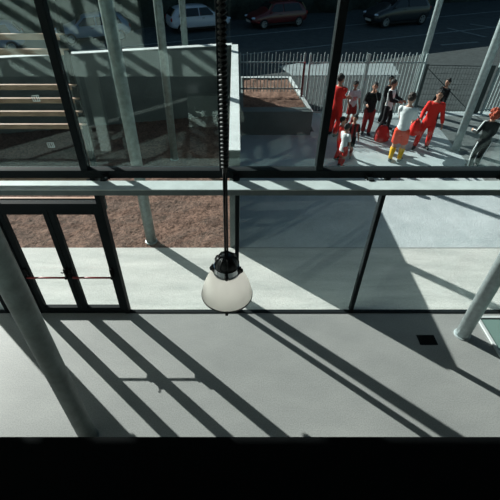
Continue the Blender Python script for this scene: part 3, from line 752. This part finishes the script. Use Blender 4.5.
who('person mostly hidden at the fence behind the one with black sleeves', 381.5, 123, 76.5, 20, wide=.8, hands={'l': (.10, -.10, .50), 'r': (-.10, -.10, .50)}, top='long', bottom='long', top_m=C_black, bot_m=C_dk)
who('person in a white t-shirt, orange shorts and yellow socks seen from behind', 394, 161, 94, 150, top='short', bottom='short', top_m=C_white, bot_m=C_orange, sock_m=C_yellow, hair_m=M_brown, skin=M_skin2,
    lean=.14, hands={'l': (.10, -.24, .54), 'r': (-.08, -.22, .56)}, feet={'l': (.06, .03), 'r': (-.06, -.02)}, nod=.3, long_top=-.04, turn=-25)
cp = who('person in a bright red tracksuit walking and carrying a red bag', 421, 148, 90, -20, side=.06, top='long', bottom='long', top_m=C_red, bot_m=C_red, lean=.06, wide=1.03,
    hands={'r': (-.16, -.16, .56), 'l': (.20, -.06, .47)}, feet={'r': (-.12, -.03), 'l': (.08, .05)}, long_top=.02)
who('person in black half hidden behind the red tracksuit carrier', 432.5, 124, 78, -60, side=.10, wide=.8, hands={'l': (.13, -.06, .47), 'r': (-.13, -.06, .47)}, top='long', bottom='long', top_m=C_black, bot_m=C_dk)
who('person with curly ginger hair in a black tracksuit with white stripes', 473, 167, 110.5, 168, top='long', bottom='long', top_m=C_black, bot_m=C_black, hair_m=M_ginger, hair='curly', side_stripe=C_white,
    lean=.10, head=1.1, hands={'l': (.19, -.10, .62), 'r': (-.14, -.16, .52)}, feet={'l': (.09, .05), 'r': (-.05, -.04)}, skin=M_skin2)
who('child in a red tracksuit standing behind the small one in white', 336.5, 158.5, 117.5, 70, top='long', bottom='long', top_m=C_red, bot_m=C_red, head=1.25, hands={'l': (.08, -.16, .62), 'r': (-.10, -.10, .50)})
who('small child in a white t-shirt with red shorts and red socks', 340, 166, 124.5, 120, top='short', bottom='short', top_m=C_white, bot_m=C_red, sock_m=C_red, head=1.3, hands={'r': (-.12, -.10, .46), 'l': (.14, -.10, .47)}, long_top=.06, nod=.25)
who('child in a red and black striped shirt facing the small one in white', 348, 156, 115.5, -30, top='short', bottom='short', top_m=C_stripe, bot_m=C_black, sock_m=C_dred, head=1.2, hands={'r': (-.10, -.14, .52)}, long_top=.05)

# ------------------------------------------------------------------ bags
def bag(label, loc, rz, w, d, hgt, m, name='sports_bag', strap=True):
    t = thing(name, label, 'bag', loc, rz)
    bm = new(); secs = []
    for f, kx, ky in ((0, .86, .86), (.08, .98, .98), (.35, 1.02, 1.06), (.65, .92, .9), (.88, .70, .55), (1, .5, .25)):
        secs.append((Vector((.02*math.sin(f*5), 0, hgt*f)), Vector((1, 0, 0)), Vector((0, 1, 0)), w/2*kx, d/2*ky))
    loft(bm, secs, 20)
    for v in bm.verts: v.co += Vector((1, 1, .3))*.02*noise.noise(v.co*7)
    obj('sack', bm, m, t, smooth=True)
    bm = new(); tube(bm, [(-w*.3, 0, hgt*.9), (-w*.2, .02, hgt*1.15), (0, .02, hgt*1.25), (w*.2, .02, hgt*1.15), (w*.3, 0, hgt*.9)], .014, 8); obj('carry_strap', bm, C_dk, t, smooth=True)
    bm = new(); tube(bm, [(-w*.22, -.02, hgt*1.0), (w*.22, -.02, hgt*1.0)], .008, 6); obj('zip', bm, C_dk, t)
    return t
g = G(380.5, 140); bag('red sports bag standing on the plaza between two people', (g.x, g.y, -.012), .2, .46, .38, .46, cloth('red bag nylon', (.42, .03, .03)))
g = G(393, 136); bag('small black bag lying on the ground behind the orange shorts', (g.x + .12, g.y + .1, -.012), .5, .34, .26, .22, C_black)
t_, arms, K, S, fr = cp
wr = Matrix.Rotation(math.radians(-20), 3, 'Z') @ (arms['r'][2]*K)
bag('bright red sports bag held at the side of the red tracksuit carrier', (t_.location.x + wr.x - .10, t_.location.y + wr.y - .04, wr.z - .40), .9, .46, .28, .40, C_red)

# ------------------------------------------------------------------ light
w = bpy.data.worlds.new('sky'); scene.world = w; w.use_nodes = True
nt = w.node_tree; bg = nt.nodes['Background']
EL = math.radians(26.3)
sky = nt.nodes.new('ShaderNodeTexSky'); sky.sky_type = 'NISHITA'; sky.sun_disc = False; sky.sun_elevation = EL; sky.sun_rotation = math.radians(-48.6)
sky.air_density = 1.0; sky.dust_density = 1.5
mx = nt.nodes.new('ShaderNodeMixRGB'); mx.blend_type = 'MULTIPLY'; mx.inputs['Fac'].default_value = 1; mx.inputs['Color2'].default_value = (.86, 1.0, .93, 1)
nt.links.new(sky.outputs['Color'], mx.inputs['Color1']); nt.links.new(mx.outputs['Color'], bg.inputs['Color'])
bg.inputs['Strength'].default_value = .062
sd = bpy.data.lights.new('sun', 'SUN'); sd.energy = 8.6; sd.angle = math.radians(.4); sd.color = (1, .975, .925)
so = bpy.data.objects.new('sun', sd); COL.objects.link(so)
tosun = Vector((-1.52, 1.34, 1.0)).normalized()
so.rotation_euler = tosun.to_track_quat('Z', 'Y').to_euler(); so.location = (-12, 12, 12)

scene.view_settings.view_transform = 'Standard'; scene.view_settings.look = 'None'
scene.view_settings.exposure = 0.0; scene.view_settings.gamma = 1.0; scene.view_settings.use_curve_mapping = False
scene.cycles.transparent_max_bounces = 24; scene.cycles.max_bounces = 8
